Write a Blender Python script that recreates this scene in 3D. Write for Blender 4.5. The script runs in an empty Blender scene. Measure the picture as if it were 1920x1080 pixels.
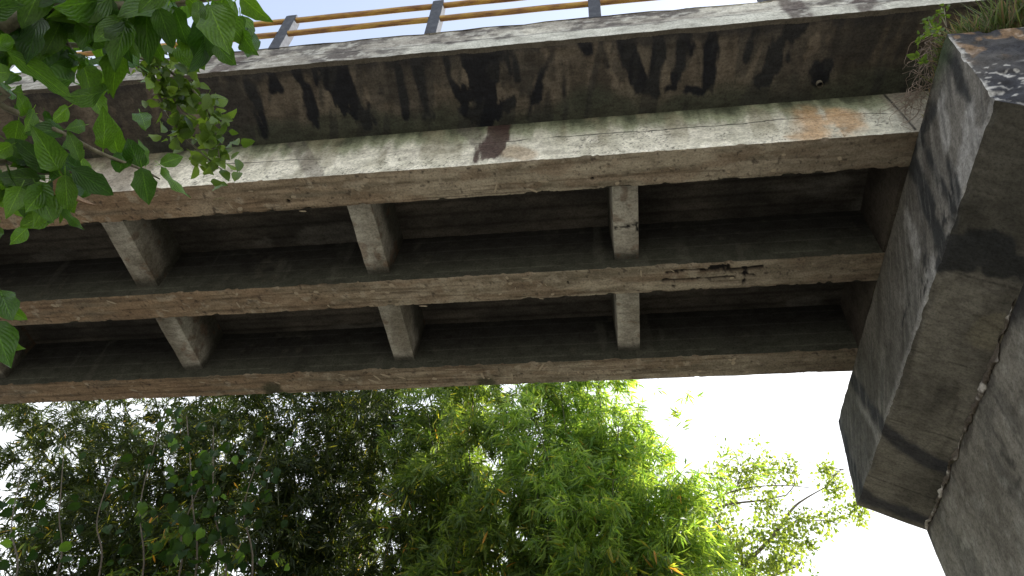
import bpy, math, random
import numpy as np
from mathutils import Vector, Matrix
random.seed(7); RNG = np.random.default_rng(11)
scene = bpy.context.scene
C = scene.collection

# ------------------------------------------------------------------ camera
FOC, PITCH, YAW, ROLL = 1397.33, 0.87189, 0.18676, 0.08922     # focal length in photo pixels (1920 wide), angles in rad
fw = np.array([0, math.cos(PITCH), math.sin(PITCH)]); up = np.array([0, -math.sin(PITCH), math.cos(PITCH)]); rt = np.array([1., 0, 0])
Zr = np.array([[math.cos(YAW), -math.sin(YAW), 0], [math.sin(YAW), math.cos(YAW), 0], [0, 0, 1]])
fw, up, rt = Zr @ fw, Zr @ up, Zr @ rt
CR = np.array([rt*math.cos(ROLL)+up*math.sin(ROLL), -rt*math.sin(ROLL)+up*math.cos(ROLL), fw])
cam_data = bpy.data.cameras.new('camera'); cam = bpy.data.objects.new('camera', cam_data); C.objects.link(cam)
cam_data.sensor_width = 36; cam_data.lens = FOC/1920*36; cam_data.clip_start = .05; cam_data.clip_end = 3000
mw = Matrix.Identity(4)
for i in range(3):
    mw[i][0], mw[i][1], mw[i][2] = CR[0][i], CR[1][i], -CR[2][i]
cam.matrix_world = mw
scene.camera = cam
scene.render.resolution_x, scene.render.resolution_y = 1024, 576

# ------------------------------------------------------------------ sky, sun, exposure
SUN = Vector((.64, .60, .56)).normalized()
w = bpy.data.worlds.new('World'); scene.world = w; w.use_nodes = True
nt = w.node_tree; nt.nodes.clear()
sky = nt.nodes.new('ShaderNodeTexSky'); sky.sky_type = 'NISHITA'; sky.sun_disc = False
sky.sun_elevation = math.asin(SUN.z); sky.sun_rotation = math.atan2(SUN.x, SUN.y)
sky.air_density = 1.0; sky.dust_density = 3.5; sky.ozone_density = 1.2; sky.altitude = 50
bg = nt.nodes.new('ShaderNodeBackground'); bg.inputs[1].default_value = .15
wo = nt.nodes.new('ShaderNodeOutputWorld')
tcw = nt.nodes.new('ShaderNodeTexCoord'); sxw = nt.nodes.new('ShaderNodeSeparateXYZ'); nt.links.new(tcw.outputs['Generated'], sxw.inputs[0])
cn = nt.nodes.new('ShaderNodeTexNoise'); cn.inputs['Scale'].default_value = 2.2; cn.inputs['Detail'].default_value = 4; nt.links.new(tcw.outputs['Generated'], cn.inputs['Vector'])
ma = nt.nodes.new('ShaderNodeMath'); ma.operation = 'MULTIPLY_ADD'; ma.inputs[1].default_value = -.25; nt.links.new(cn.outputs[0], ma.inputs[0]); nt.links.new(sxw.outputs[2], ma.inputs[2])
rw = nt.nodes.new('ShaderNodeMapRange'); rw.inputs[1].default_value = .74; rw.inputs[2].default_value = .46; rw.inputs[3].default_value = .22; rw.inputs[4].default_value = .97; nt.links.new(ma.outputs[0], rw.inputs[0])
mixw = nt.nodes.new('ShaderNodeMix'); mixw.data_type = 'RGBA'; mixw.inputs[7].default_value = (4.3, 4.45, 4.6, 1)     # bright thin overcast over the blue
nt.links.new(rw.outputs[0], mixw.inputs[0]); nt.links.new(sky.outputs[0], mixw.inputs[6])
nt.links.new(mixw.outputs[2], bg.inputs[0]); nt.links.new(bg.outputs[0], wo.inputs[0])
sd = bpy.data.lights.new('sun', 'SUN'); sd.energy = 5.0; sd.angle = math.radians(.5); sd.color = (1, .95, .86)
so = bpy.data.objects.new('sun', sd); C.objects.link(so); so.location = (40, 40, 40)
so.rotation_euler = (-SUN).to_track_quat('-Z', 'Y').to_euler()
scene.view_settings.view_transform = 'Standard'; scene.view_settings.look = 'None'
scene.view_settings.gamma = 1; scene.view_settings.use_curve_mapping = False
scene.view_settings.exposure = 1.35

# ------------------------------------------------------------------ helpers
def ray(u, v):
    d = CR.T @ np.array([(u-960)/FOC, (540-v)/FOC, 1]); return d/np.linalg.norm(d)
def at(u, v, ax, val):            # point of the plane axis=val seen at photo pixel (u, v)
    d = ray(u, v); return d*val/d[ax]
def onplane(u, v, p0, n):
    d = ray(u, v); return d*(np.dot(p0, n)/np.dot(d, n))

def vnoise(p, seed=0):
    i = np.floor(p).astype(np.int64); f = p-i; u = f*f*(3-2*f)
    def h(a, b, c):
        k = (a*374761393+b*668265263+c*1274126177+seed*974634777) & 0xffffffff
        k = ((k ^ (k >> 13))*1274126177) & 0xffffffff
        k = ((k ^ (k >> 15))*2246822519) & 0xffffffff
        return (k ^ (k >> 16))/4294967295.
    r = 0
    for dx in (0, 1):
        for dy in (0, 1):
            for dz in (0, 1):
                r = r+h(i[:, 0]+dx, i[:, 1]+dy, i[:, 2]+dz)*(u[:, 0] if dx else 1-u[:, 0])*(u[:, 1] if dy else 1-u[:, 1])*(u[:, 2] if dz else 1-u[:, 2])
    return r
def fbm(P, s, o=4, seed=0):       # 0..1, s = frequency per metre (scalar or xyz)
    p = P*np.array(s, float); r = 0; a = .5; t = 0
    for k in range(o):
        r = r+a*vnoise(p+k*17.3, seed+k); t += a; a *= .5; p = p*2.03
    return r/t
def ss(a, b, x):
    t = np.clip((x-a)/(b-a), 0, 1); return t*t*(3-2*t)
def mix(c, d, t):
    t = np.asarray(t)[:, None]; return np.asarray(c)*(1-t)+np.asarray(d)*t
def strokes(P, lst, jit=.5, fr=6., seed=3, soft=.02, warp=0., fr2=5.):
    """mask of hand placed stains: lst of (polyline of 3D points, radius)"""
    m = np.zeros(len(P)); n = (fbm(P, fr, 4, seed)-.5)*2
    P = P+np.stack([fbm(P, fr2, 4, seed+q)-.5 for q in (11, 12, 13)], 1)*2*warp if warp else P
    for pts, r in lst:
        pts = [np.asarray(q) for q in pts]
        if len(pts) == 1: pts = pts*2
        d = np.full(len(P), 1e9)
        for a, b in zip(pts[:-1], pts[1:]):
            ab = b-a; L = max(ab@ab, 1e-9)
            t = np.clip(((P-a)@ab)/L, 0, 1)
            d = np.minimum(d, np.linalg.norm(P-a-t[:, None]*ab, axis=1))
        m = np.maximum(m, ss(soft, -soft, d-r*(1+jit*2*n)))
    return m

def tag(o, label=None, cat=None, group=None, kind=None):
    if label: o['label'] = label
    if cat: o['category'] = cat
    if group: o['group'] = group
    if kind: o['kind'] = kind
    return o
def empty(name, loc=(0, 0, 0)):
    o = bpy.data.objects.new(name, None); C.objects.link(o); o.location = loc; o.empty_display_size = .2
    return o
def link(name, me, parent=None):
    o = bpy.data.objects.new(name, me); C.objects.link(o)
    if parent:
        o.parent = parent; o.matrix_parent_inverse = Matrix.Translation(parent.location).inverted()
    return o
def mesh_np(name, V, F, mat, cols=None, smooth=True, uv=None):
    """V (n,3), F (m,k) with equal sized faces"""
    V = np.asarray(V, np.float32); F = np.asarray(F, np.int32); k = F.shape[1]
    me = bpy.data.meshes.new(name)
    me.vertices.add(len(V)); me.vertices.foreach_set('co', V.ravel())
    me.loops.add(F.size); me.loops.foreach_set('vertex_index', F.ravel())
    me.polygons.add(len(F)); me.polygons.foreach_set('loop_start', np.arange(0, F.size, k, dtype=np.int32))
    me.polygons.foreach_set('loop_total', np.full(len(F), k, np.int32))
    me.update(calc_edges=True)
    me.polygons.foreach_set('use_smooth', np.full(len(F), smooth))
    if cols is not None:
        a = me.color_attributes.new('Col', 'FLOAT_COLOR', 'POINT')
        cc = np.ones((len(V), 4), np.float32); cc[:, :3] = cols; a.data.foreach_set('color', cc.ravel())
    if uv is not None:
        l = me.uv_layers.new(name='UVMap'); l.data.foreach_set('uv', np.asarray(uv, np.float32)[F.ravel()].ravel())
    me.materials.append(mat)
    return me

def patch(a, b, c, d, res):
    """bilinear grid a-b-c-d (counter-clockwise seen from outside)"""
    a, b, c, d = [np.asarray(q, float) for q in (a, b, c, d)]
    nu = max(1, int(round(max(np.linalg.norm(b-a), np.linalg.norm(c-d))/res))); nv = max(1, int(round(max(np.linalg.norm(d-a), np.linalg.norm(c-b))/res)))
    u, v = np.meshgrid(np.linspace(0, 1, nu+1), np.linspace(0, 1, nv+1))
    u = u.ravel()[:, None]; v = v.ravel()[:, None]
    V = a*(1-u)*(1-v)+b*u*(1-v)+c*u*v+d*(1-u)*v
    i = np.arange(nu)[None, :]+np.arange(nv)[:, None]*(nu+1); i = i.ravel()
    F = np.stack([i, i+1, i+nu+2, i+nu+1], 1)
    n = np.cross(b-a, d-a); n = n/np.linalg.norm(n)
    return V, F, np.tile(n, (len(V), 1))
def boxp(x0, x1, y0, y1, z0, z1, res, sides=None, end_res=.3):
    r = dict(nx=end_res, px=end_res, ny=end_res, py=end_res, nz=end_res, pz=end_res)
    if sides:
        for s in sides.split(): r[s] = res
    P = [patch((x0, y0, z0), (x0, y0, z1), (x0, y1, z1), (x0, y1, z0), r['nx']),
         patch((x1, y0, z0), (x1, y1, z0), (x1, y1, z1), (x1, y0, z1), r['px']),
         patch((x0, y0, z0), (x1, y0, z0), (x1, y0, z1), (x0, y0, z1), r['ny']),
         patch((x0, y1, z0), (x0, y1, z1), (x1, y1, z1), (x1, y1, z0), r['py']),
         patch((x0, y0, z0), (x0, y1, z0), (x1, y1, z0), (x1, y0, z0), r['nz']),
         patch((x0, y0, z1), (x1, y0, z1), (x1, y1, z1), (x0, y1, z1), r['pz'])]
    return P
def disp(P, amp=.006, fr=7.):
    d = np.stack([fbm(P, fr, 4, s)-.5 for s in (41, 52, 63)], 1); return d*2*amp
def conc(name, patches, colfn, parent, mat, amp=.006, extra=None):
    Vs, Fs, Ns = [], [], []; o = 0
    for V, F, N in patches:
        Vs.append(V); Fs.append(F+o); Ns.append(N); o += len(V)
    V = np.concatenate(Vs); F = np.concatenate(Fs); N = np.concatenate(Ns)
    col = colfn(V, N)
    W = V+disp(V, amp)
    if extra is not None: W = W+extra(V, N)
    return link(name, mesh_np(name, W, F, mat, np.clip(col, .004, .9)), parent)

def tube(pts, rads, seg=6):
    pts = [np.asarray(p, float) for p in pts]; V = []; F = []
    prev = None
    for i, p in enumerate(pts):
        t = pts[min(i+1, len(pts)-1)]-pts[max(i-1, 0)]; t = t/(np.linalg.norm(t)+1e-9)
        if prev is None:
            a = np.array([0, 0, 1.]) if abs(t[2]) < .9 else np.array([1., 0, 0])
        else: a = prev
        u = np.cross(t, np.cross(a, t)); u = u/(np.linalg.norm(u)+1e-9); prev = u; v = np.cross(t, u)
        for k in range(seg):
            th = 2*math.pi*k/seg; V.append(p+rads[i]*(u*math.cos(th)+v*math.sin(th)))
    for i in range(len(pts)-1):
        for k in range(seg):
            F.append((i*seg+k, i*seg+(k+1) % seg, (i+1)*seg+(k+1) % seg, (i+1)*seg+k))
    return np.array(V), np.array(F)
def tubes(name, lst, mat, parent=None, seg=6, cols=None):
    Vs, Fs = [], []; o = 0
    for pts, rads in lst:
        V, F = tube(pts, rads, seg); Vs.append(V); Fs.append(F+o); o += len(V)
    V = np.concatenate(Vs); return link(name, mesh_np(name, V, np.concatenate(Fs), mat), parent)
def curve(ctrl, n):               # Catmull-Rom through control points
    c = [np.asarray(p, float) for p in ctrl]; c = [2*c[0]-c[1]]+c+[2*c[-1]-c[-2]]
    out = []; m = len(c)-3
    for i in range(n):
        t = i/(n-1)*m; k = min(int(t), m-1); t -= k; a, b, d, e = c[k:k+4]
        out.append(.5*(2*b+(d-a)*t+(2*a-5*b+4*d-e)*t*t+(3*b-a-3*d+e)*t**3))
    return out

# ------------------------------------------------------------------ materials
def new_mat(name):
    m = bpy.data.materials.new(name); m.use_nodes = True; n = m.node_tree; n.nodes.clear()
    out = n.nodes.new('ShaderNodeOutputMaterial'); b = n.nodes.new('ShaderNodeBsdfPrincipled')
    n.links.new(b.outputs[0], out.inputs[0]); return m, n, b, out
def nz(n, scale, detail=4, rough=.6, vec=None, stretch=None):
    t = n.nodes.new('ShaderNodeTexNoise'); t.inputs['Scale'].default_value = scale; t.inputs['Detail'].default_value = detail; t.inputs['Roughness'].default_value = rough
    tc = n.nodes.new('ShaderNodeTexCoord'); src = tc.outputs['Object']
    if stretch:
        mp = n.nodes.new('ShaderNodeMapping'); mp.inputs['Scale'].default_value = stretch; n.links.new(src, mp.inputs[0]); src = mp.outputs[0]
    n.links.new(src, t.inputs['Vector']); return t
def ramp(n, src, stops):
    r = n.nodes.new('ShaderNodeValToRGB'); e = r.color_ramp.elements
    while len(e) > 1: e.remove(e[0])
    e[0].position, e[0].color = stops[0][0], (*stops[0][1], 1)
    for p, c in stops[1:]:
        x = e.new(p); x.color = (*c, 1)
    n.links.new(src, r.inputs[0]); return r
def mulc(n, a, b, fac=1.):
    x = n.nodes.new('ShaderNodeMix'); x.data_type = 'RGBA'; x.blend_type = 'MULTIPLY'; x.inputs[0].default_value = fac
    n.links.new(a, x.inputs[6]); n.links.new(b, x.inputs[7]); return x.outputs[2]
def bump(n, b, src, strength, dist):
    u = n.nodes.new('ShaderNodeBump'); u.inputs['Strength'].default_value = strength; u.inputs['Distance'].default_value = dist
    n.links.new(src, u.inputs['Height']); n.links.new(u.outputs[0], b.inputs['Normal'])

def concrete_mat(name, bstr=.6):
    m, n, b, out = new_mat(name)
    a = n.nodes.new('ShaderNodeVertexColor'); a.layer_name = 'Col'
    f = nz(n, 38, 6, .7); r1 = ramp(n, f.outputs[0], [(.28, (.5, .5, .5)), (.5, (1, 1, 1)), (.75, (1.35, 1.35, 1.35))])
    g = nz(n, 9, 5, .6, stretch=(.6, 1.6, 1)); r2 = ramp(n, g.outputs[0], [(.3, (.7, .69, .68)), (.6, (1.15, 1.15, 1.15))])
    v = n.nodes.new('ShaderNodeTexVoronoi'); v.inputs['Scale'].default_value = 45; tc = n.nodes.new('ShaderNodeTexCoord')
    n.links.new(tc.outputs['Object'], v.inputs['Vector'])
    pit = ramp(n, v.outputs['Distance'], [(.0, (.35, .35, .35)), (.1, (.45, .45, .45)), (.2, (1, 1, 1))])
    gate = nz(n, 5, 3, .6); gr = ramp(n, gate.outputs[0], [(.52, (0, 0, 0)), (.66, (1, 1, 1))])
    pm = n.nodes.new('ShaderNodeMix'); pm.data_type = 'RGBA'; pm.inputs[6].default_value = (1, 1, 1, 1)
    n.links.new(gr.outputs[0], pm.inputs[0]); n.links.new(pit.outputs[0], pm.inputs[7])
    c = mulc(n, mulc(n, mulc(n, a.outputs[0], r1.outputs[0]), r2.outputs[0]), pm.outputs[2], .75)
    n.links.new(c, b.inputs['Base Color']); b.inputs['Roughness'].default_value = .9
    b.inputs['Specular IOR Level'].default_value = .25
    h = n.nodes.new('ShaderNodeMath'); h.operation = 'ADD'; n.links.new(f.outputs[0], h.inputs[0]); n.links.new(pm.outputs[2], h.inputs[1])
    bump(n, b, h.outputs[0], bstr, .012)
    return m
M_CONC = concrete_mat('weathered_concrete')

def leaf_mat(name, c0, c1, trans=.45, veins=False, vcol=False, rough=.45, yellow=None):
    m, n, b, out = new_mat(name)
    if vcol:
        a = n.nodes.new('ShaderNodeVertexColor'); a.layer_name = 'Col'; col = a.outputs[0]
    else:
        oi = n.nodes.new('ShaderNodeObjectInfo'); r = ramp(n, oi.outputs['Random'], [(0, c0), (.85, c1), (1, yellow or c1)]); col = r.outputs[0]
        f = nz(n, 22, 3); r2 = ramp(n, f.outputs[0], [(.3, (.75, .75, .75)), (.7, (1.2, 1.2, 1.2))]); col = mulc(n, col, r2.outputs[0])
    if veins:
        uv = n.nodes.new('ShaderNodeUVMap'); sx = n.nodes.new('ShaderNodeSeparateXYZ'); n.links.new(uv.outputs[0], sx.inputs[0])
        ab = n.nodes.new('ShaderNodeMath'); ab.operation = 'ABSOLUTE'; n.links.new(sx.outputs[1], ab.inputs[0])
        k = n.nodes.new('ShaderNodeMath'); k.operation = 'MULTIPLY_ADD'; k.inputs[1].default_value = -.55; n.links.new(ab.outputs[0], k.inputs[0]); n.links.new(sx.outputs[0], k.inputs[2])
        m9 = n.nodes.new('ShaderNodeMath'); m9.operation = 'MULTIPLY'; m9.inputs[1].default_value = 46; n.links.new(k.outputs[0], m9.inputs[0])
        sn = n.nodes.new('ShaderNodeMath'); sn.operation = 'SINE'; n.links.new(m9.outputs[0], sn.inputs[0])
        rv = ramp(n, sn.outputs[0], [(0, (1, 1, 1)), (.8, (1.03, 1.03, 1.03)), (1, (1.22, 1.2, 1.15))])
        rm = ramp(n, ab.outputs[0], [(0, (2, 1.8, 1.6)), (.035, (1.6, 1.5, 1.4)), (.06, (1, 1, 1))])
        col = mulc(n, mulc(n, col, rv.outputs[0]), rm.outputs[0])
        bump(n, b, sn.outputs[0], .3, .002)
    n.links.new(col, b.inputs['Base Color']); b.inputs['Roughness'].default_value = rough; b.inputs['Specular IOR Level'].default_value = .15 if name == 'creeper_leaf' else .4
    tr = n.nodes.new('ShaderNodeBsdfTranslucent'); 
    hs = n.nodes.new('ShaderNodeMix'); hs.data_type = 'RGBA'; hs.blend_type = 'MULTIPLY'; hs.inputs[0].default_value = 1; hs.inputs[7].default_value = (2.7, 2.45, .85, 1)
    n.links.new(col, hs.inputs[6]); n.links.new(hs.outputs[2], tr.inputs[0])
    mx = n.nodes.new('ShaderNodeMixShader'); mx.inputs[0].default_value = trans
    n.links.new(b.outputs[0], mx.inputs[1]); n.links.new(tr.outputs[0], mx.inputs[2]); n.links.new(mx.outputs[0], out.inputs[0])
    return m
M_BIGLEAF = leaf_mat('broad_leaf', (.020, .060, .010), (.055, .125, .015), .45, veins=True, rough=.33)
M_SMALLLEAF = leaf_mat('small_leaf', (.05, .095, .02), (.09, .15, .03), .45, rough=.4)
M_CREEPER = leaf_mat('creeper_leaf', (.010, .028, .008), (.028, .062, .012), .35, rough=.5, yellow=(.10, .2, .03))
M_BAMBOO = leaf_mat('bamboo_leaf', None, None, .5, vcol=True, rough=.5)
def simple_mat(name, stops, scale=8, rough=.85, bs=.4, stretch=None, dist=.01):
    m, n, b, out = new_mat(name); f = nz(n, scale, 6, .65, stretch=stretch); r = ramp(n, f.outputs[0], stops)
    n.links.new(r.outputs[0], b.inputs['Base Color']); b.inputs['Roughness'].default_value = rough
    if bs: bump(n, b, f.outputs[0], bs, dist)
    return m
M_BARK = simple_mat('bark', [(.3, (.06, .05, .035)), (.7, (.17, .14, .10))], 30, stretch=(1, 1, .3))
M_TWIG = simple_mat('twig', [(.3, (.07, .06, .04)), (.7, (.24, .22, .15))], 40)
M_CULM = simple_mat('bamboo_culm', [(.3, (.03, .045, .02)), (.7, (.10, .11, .045))], 6, .5)
M_ROOT = simple_mat('dry_root', [(.3, (.13, .10, .08)), (.7, (.33, .26, .21))], 25)
M_CHIP = simple_mat('pale_chip', [(.3, (.28, .23, .17)), (.7, (.5, .43, .33))], 20)
M_DRY = simple_mat('dry_leaf', [(.3, (.16, .08, .04)), (.7, (.42, .28, .16))], 30, .7)
M_POST = simple_mat('post_concrete', [(.3, (.03, .035, .048)), (.55, (.058, .066, .085)), (.8, (.11, .118, .135))], 12)
M_RAIL = simple_mat('yellow_rail_paint', [(.32, (.10, .04, .03)), (.46, (.26, .13, .035)), (.6, (.42, .26, .05)), (.85, (.50, .36, .10))], 7, .5, .3, (.5, 3, 3))
M_GRASSB = simple_mat('grass_blades', [(.3, (.06, .10, .03)), (.6, (.10, .15, .05)), (.8, (.25, .22, .12))], 9, .6, 0)
M_GROUND = simple_mat('river_bank_soil', [(.3, (.12, .12, .09)), (.5, (.19, .175, .145)), (.75, (.28, .26, .225))], .6, .95, .5, dist=.05)
M_HOLE = simple_mat('drain_pipe_plastic', [(.3, (.10, .09, .07)), (.7, (.2, .18, .14))], 30)

# ------------------------------------------------------------------ dimensions (metres, camera at the origin)
GZ = -1.6
YG = [(4.195, 4.617), (5.790, 6.214), (7.391, 7.805)]      # girders
ZS, ZT = 7.29, 8.192                                        # girder soffit, slab underside
Y0, ZEB, ZET = 3.236, 8.265, 8.883                          # edge beam outer face, bottom, top
XL, XR = -13.0, 7.0
XA = lambda y: 3.349-.0229*(y-5.83)
XB = lambda y: 3.212-.0229*(y-5.83)
XC = lambda y: 3.831+.0125*(y-5.83)
YN, YF = 3.146, 8.834
ZB, ZC = 5.882, 5.499

# ground
gv, gf, gn = patch((-300, -300, 0), (300, -300, 0), (300, 300, 0), (-300, 300, 0), 6)
gv[:, 2] = GZ+(fbm(gv, .05, 3, 5)-.5)*1.2*np.clip((np.hypot(gv[:, 0], gv[:, 1])-12)/30, 0, 3)
tag(link('ground', mesh_np('ground', gv, gf, M_GROUND)), kind='structure')

# ------------------------------------------------------------------ the bridge
bridge = tag(empty('concrete_bridge', (-4, 5.5, ZS)), 'old stained concrete girder bridge with three beams spanning overhead', 'bridge')
pz = lambda u, v, z: at(u, v, 2, z)

# overhang underside stains, as they lie on the slab
def SZ(lst, z): return [([pz(u, v, z) for u, v in pts], r) for pts, r in lst]
black = SZ([([(455, 128), (480, 190), (497, 250)], .05), ([(500, 122), (516, 165)], .07), ([(545, 120), (570, 170), (592, 232)], .06),
            ([(590, 110), (620, 160), (650, 195)], .13), ([(620, 120), (665, 205), (690, 225)], .12), ([(740, 108), (752, 160), (765, 212)], .045),
            ([(775, 105), (785, 160), (802, 218)], .055), ([(832, 100), (845, 150), (876, 205)], .045), ([(890, 92), (905, 150), (915, 205)], .20),
            ([(925, 95), (922, 150)], .12), ([(868, 207), (915, 212), (958, 192)], .075), ([(1045, 78), (1022, 130), (1000, 170), (990, 220)], .028), ([(1006, 165), (1000, 190)], .07),
            ([(1062, 75), (1055, 120), (1057, 200)], .012), ([(1090, 74), (1102, 100)], .065), ([(1128, 74), (1140, 125)], .03), ([(1170, 66), (1185, 120), (1200, 160)], .085), ([(1238, 60), (1238, 110), (1222, 158)], .07), ([(1190, 145), (1215, 162)], .10),
            ([(1292, 55), (1278, 120), (1262, 165)], .075), ([(1338, 55), (1332, 110), (1322, 168)], .06), ([(1290, 168), (1315, 172)], .05), ([(1418, 60), (1410, 85), (1400, 108)], .045),
            ([(1508, 40), (1470, 80), (1446, 122), (1432, 140)], .10), ([(1480, 50), (1440, 110)], .05), ([(1535, 128), (1528, 152)], .055), ([(1535, 135)], .11), ([(310, 238)], .07), ([(700, 118), (712, 175)], .03), ([(960, 90), (968, 150)], .03)], 8.225)
def col_slab(P, N):
    n1 = fbm(P, 1.6, 5, 1); n2 = fbm(P, (7, 1.6, 4), 4, 2); n3 = fbm(P, (.7, 5, 4), 4, 8)
    c = mix((.060, .052, .044), (.14, .118, .094), ss(.35, .65, n1*.6+n2*.4))
    c = mix(c, (.20, .17, .14), ss(.62, .75, n2)*.35)
    over = (P[:, 1] < 4.3)
    streak = strokes(P, [(a, r*1.15) for a, r in black], .55, (12, 4, 4), 3, .022, .035, (7, 2.2, 2))
    halo = strokes(P, [(a, r*1.25+.04) for a, r in black], .8, (8, 3.5, 4), 4, .03, .07, (4, 2, 2))
    c = mix(c, (.17, .148, .12), halo*.4*over)
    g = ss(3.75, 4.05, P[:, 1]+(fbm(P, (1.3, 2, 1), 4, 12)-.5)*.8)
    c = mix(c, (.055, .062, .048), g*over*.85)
    c = mix(c, (.009, .011, .017), streak*over*.95)
    faint = np.maximum(ss(.54, .62, fbm(P+np.stack([P[:, 1]*.25, 0*P[:, 1], 0*P[:, 1]], 1), (6, .9, 1), 5, 77)), .8*ss(.55, .60, fbm(P, (2.2, 1.2, 1), 5, 79)))
    c = mix(c, (.032, .033, .034), faint*over*.6)
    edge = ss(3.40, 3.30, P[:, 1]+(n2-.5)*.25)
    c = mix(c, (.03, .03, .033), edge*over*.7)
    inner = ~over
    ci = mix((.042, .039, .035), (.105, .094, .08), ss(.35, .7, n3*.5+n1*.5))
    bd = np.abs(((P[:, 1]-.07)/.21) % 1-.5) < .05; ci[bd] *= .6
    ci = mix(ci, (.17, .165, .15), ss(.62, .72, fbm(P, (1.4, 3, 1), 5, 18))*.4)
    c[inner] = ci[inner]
    return c
slab = []
slab += [patch((XL, Y0+.02, ZEB), (XL, 4.195, ZT), (XR, 4.195, ZT), (XR, Y0+.02, ZEB), .016)]
for ya, yb in ((YG[0][1], YG[1][0]), (YG[1][1], YG[2][0])):
    slab += [patch((XL, ya, ZT), (XL, yb, ZT), (XR, yb, ZT), (XR, ya, ZT), .04)]
slab += [patch((XL, 7.805, ZT), (XL, 8.76, ZEB), (XR, 8.76, ZEB), (XR, 7.805, ZT), .2)]
slab += [patch((XL, Y0+.2, 8.55), (XR, Y0+.2, 8.55), (XR, 8.6, 8.55), (XL, 8.6, 8.55), .5),
         patch((XL, Y0+.02, ZEB), (XL, Y0+.02, 8.55), (XL, 8.76, 8.55), (XL, 8.76, ZEB), .5), patch((XR, Y0+.02, ZEB), (XR, 8.76, ZEB), (XR, 8.76, 8.55), (XR, Y0+.02, 8.55), .5)]
conc('deck_slab', slab, col_slab, bridge, M_CONC, .008)

# edge beams (near one is seen)
def col_edge(P, N):
    n1 = fbm(P, (1.1, 2, 5), 5, 21); n2 = fbm(P, (5, 5, 12), 5, 22); t = (P[:, 2]-ZEB)/(ZET-ZEB)
    c = mix((.30, .285, .255), (.55, .54, .48), ss(.35, .65, n1))
    dirt = ss(.47, .60, n2*.55+fbm(P, (1.4, 1, 2.5), 4, 23)*.45+(t-.5)*.10)
    c = mix(c, (.085, .075, .072), dirt*.85)
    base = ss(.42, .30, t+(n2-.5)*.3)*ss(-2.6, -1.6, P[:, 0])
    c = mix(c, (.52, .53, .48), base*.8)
    left = ss(-2.0, -3.4, P[:, 0])
    c = mix(c, (.10, .095, .09), left*.55*ss(.35, .6, n1))
    drip = ss(.6, .68, fbm(P, (2.6, 1, .4), 3, 27)); c = mix(c, (.09, .07, .065), drip*.8)
    fl = ss(.60, .66, fbm(P, (9, 9, 16), 4, 29)); c = mix(c, (.50, .50, .46), fl*.6)
    ln = np.abs(t-.40-(fbm(P, (2, 1, 0), 3, 24)-.5)*.07) < .018
    c[ln & (n1 > .4)] *= .35
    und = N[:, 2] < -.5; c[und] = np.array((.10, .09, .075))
    return c
def chip_edge(V, N):               # broken arrises along top and bottom of the beam
    t = (V[:, 2]-ZEB)/(ZET-ZEB); n = fbm(V, (5, 1, 1), 4, 31)
    d = np.zeros_like(V); top = ss(.90, 1., t); d[:, 2] -= top*ss(.48, .68, n)*.045
    d[:, 1] += ss(.40, .48, t)*0.012*(N[:, 1] < -.5)
    return d
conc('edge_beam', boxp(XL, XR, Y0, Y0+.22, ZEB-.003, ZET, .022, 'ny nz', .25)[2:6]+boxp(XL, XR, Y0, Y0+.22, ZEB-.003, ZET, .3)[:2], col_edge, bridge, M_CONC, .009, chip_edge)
conc('edge_beam', boxp(XL, XR, 8.60, 8.80, ZEB-.003, ZET, .25), col_edge, bridge, M_CONC, .004)

# girders
py = lambda u, v: at(u, v, 1, 4.195)
rust = [([py(938, 232), py(933, 262), py(922, 290)], .125), ([py(920, 240), py(916, 280)], .05)]
orange = [([py(1520, 216), py(1522, 250)], .20), ([py(1570, 212), py(1572, 250)], .18)]
orange2 = [([py(960, 282), py(985, 292)], .12)]
joint = [([py(1653, 172), py(1690, 212), py(1716, 243)], .012)]
peel = [([pz(1250, 512, ZS), pz(1300, 505, ZS), pz(1330, 508, ZS)], .012), ([pz(1245, 526, ZS), pz(1310, 522, ZS), pz(1375, 519, ZS)], .012),
        ([pz(1335, 503, ZS), pz(1365, 500, ZS)], .035), ([pz(1365, 505, ZS), pz(1430, 500, ZS)], .014), ([pz(1398, 505, ZS), pz(1395, 530, ZS)], .018), ([pz(1262, 536, ZS)], .02), ([pz(1270, 512, ZS)], .018), ([pz(1415, 516, ZS), pz(1385, 512, ZS)], .010),
        ([pz(1065, 530, ZS)], .02), ([pz(953, 543, ZS)], .012), ([pz(540, 378, ZS)], .016), ([pz(1310-200, 335, ZS)], .014)]
water = [([pz(510, 732, ZS)], .16), ([pz(915, 720, ZS)], .13)]
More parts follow.
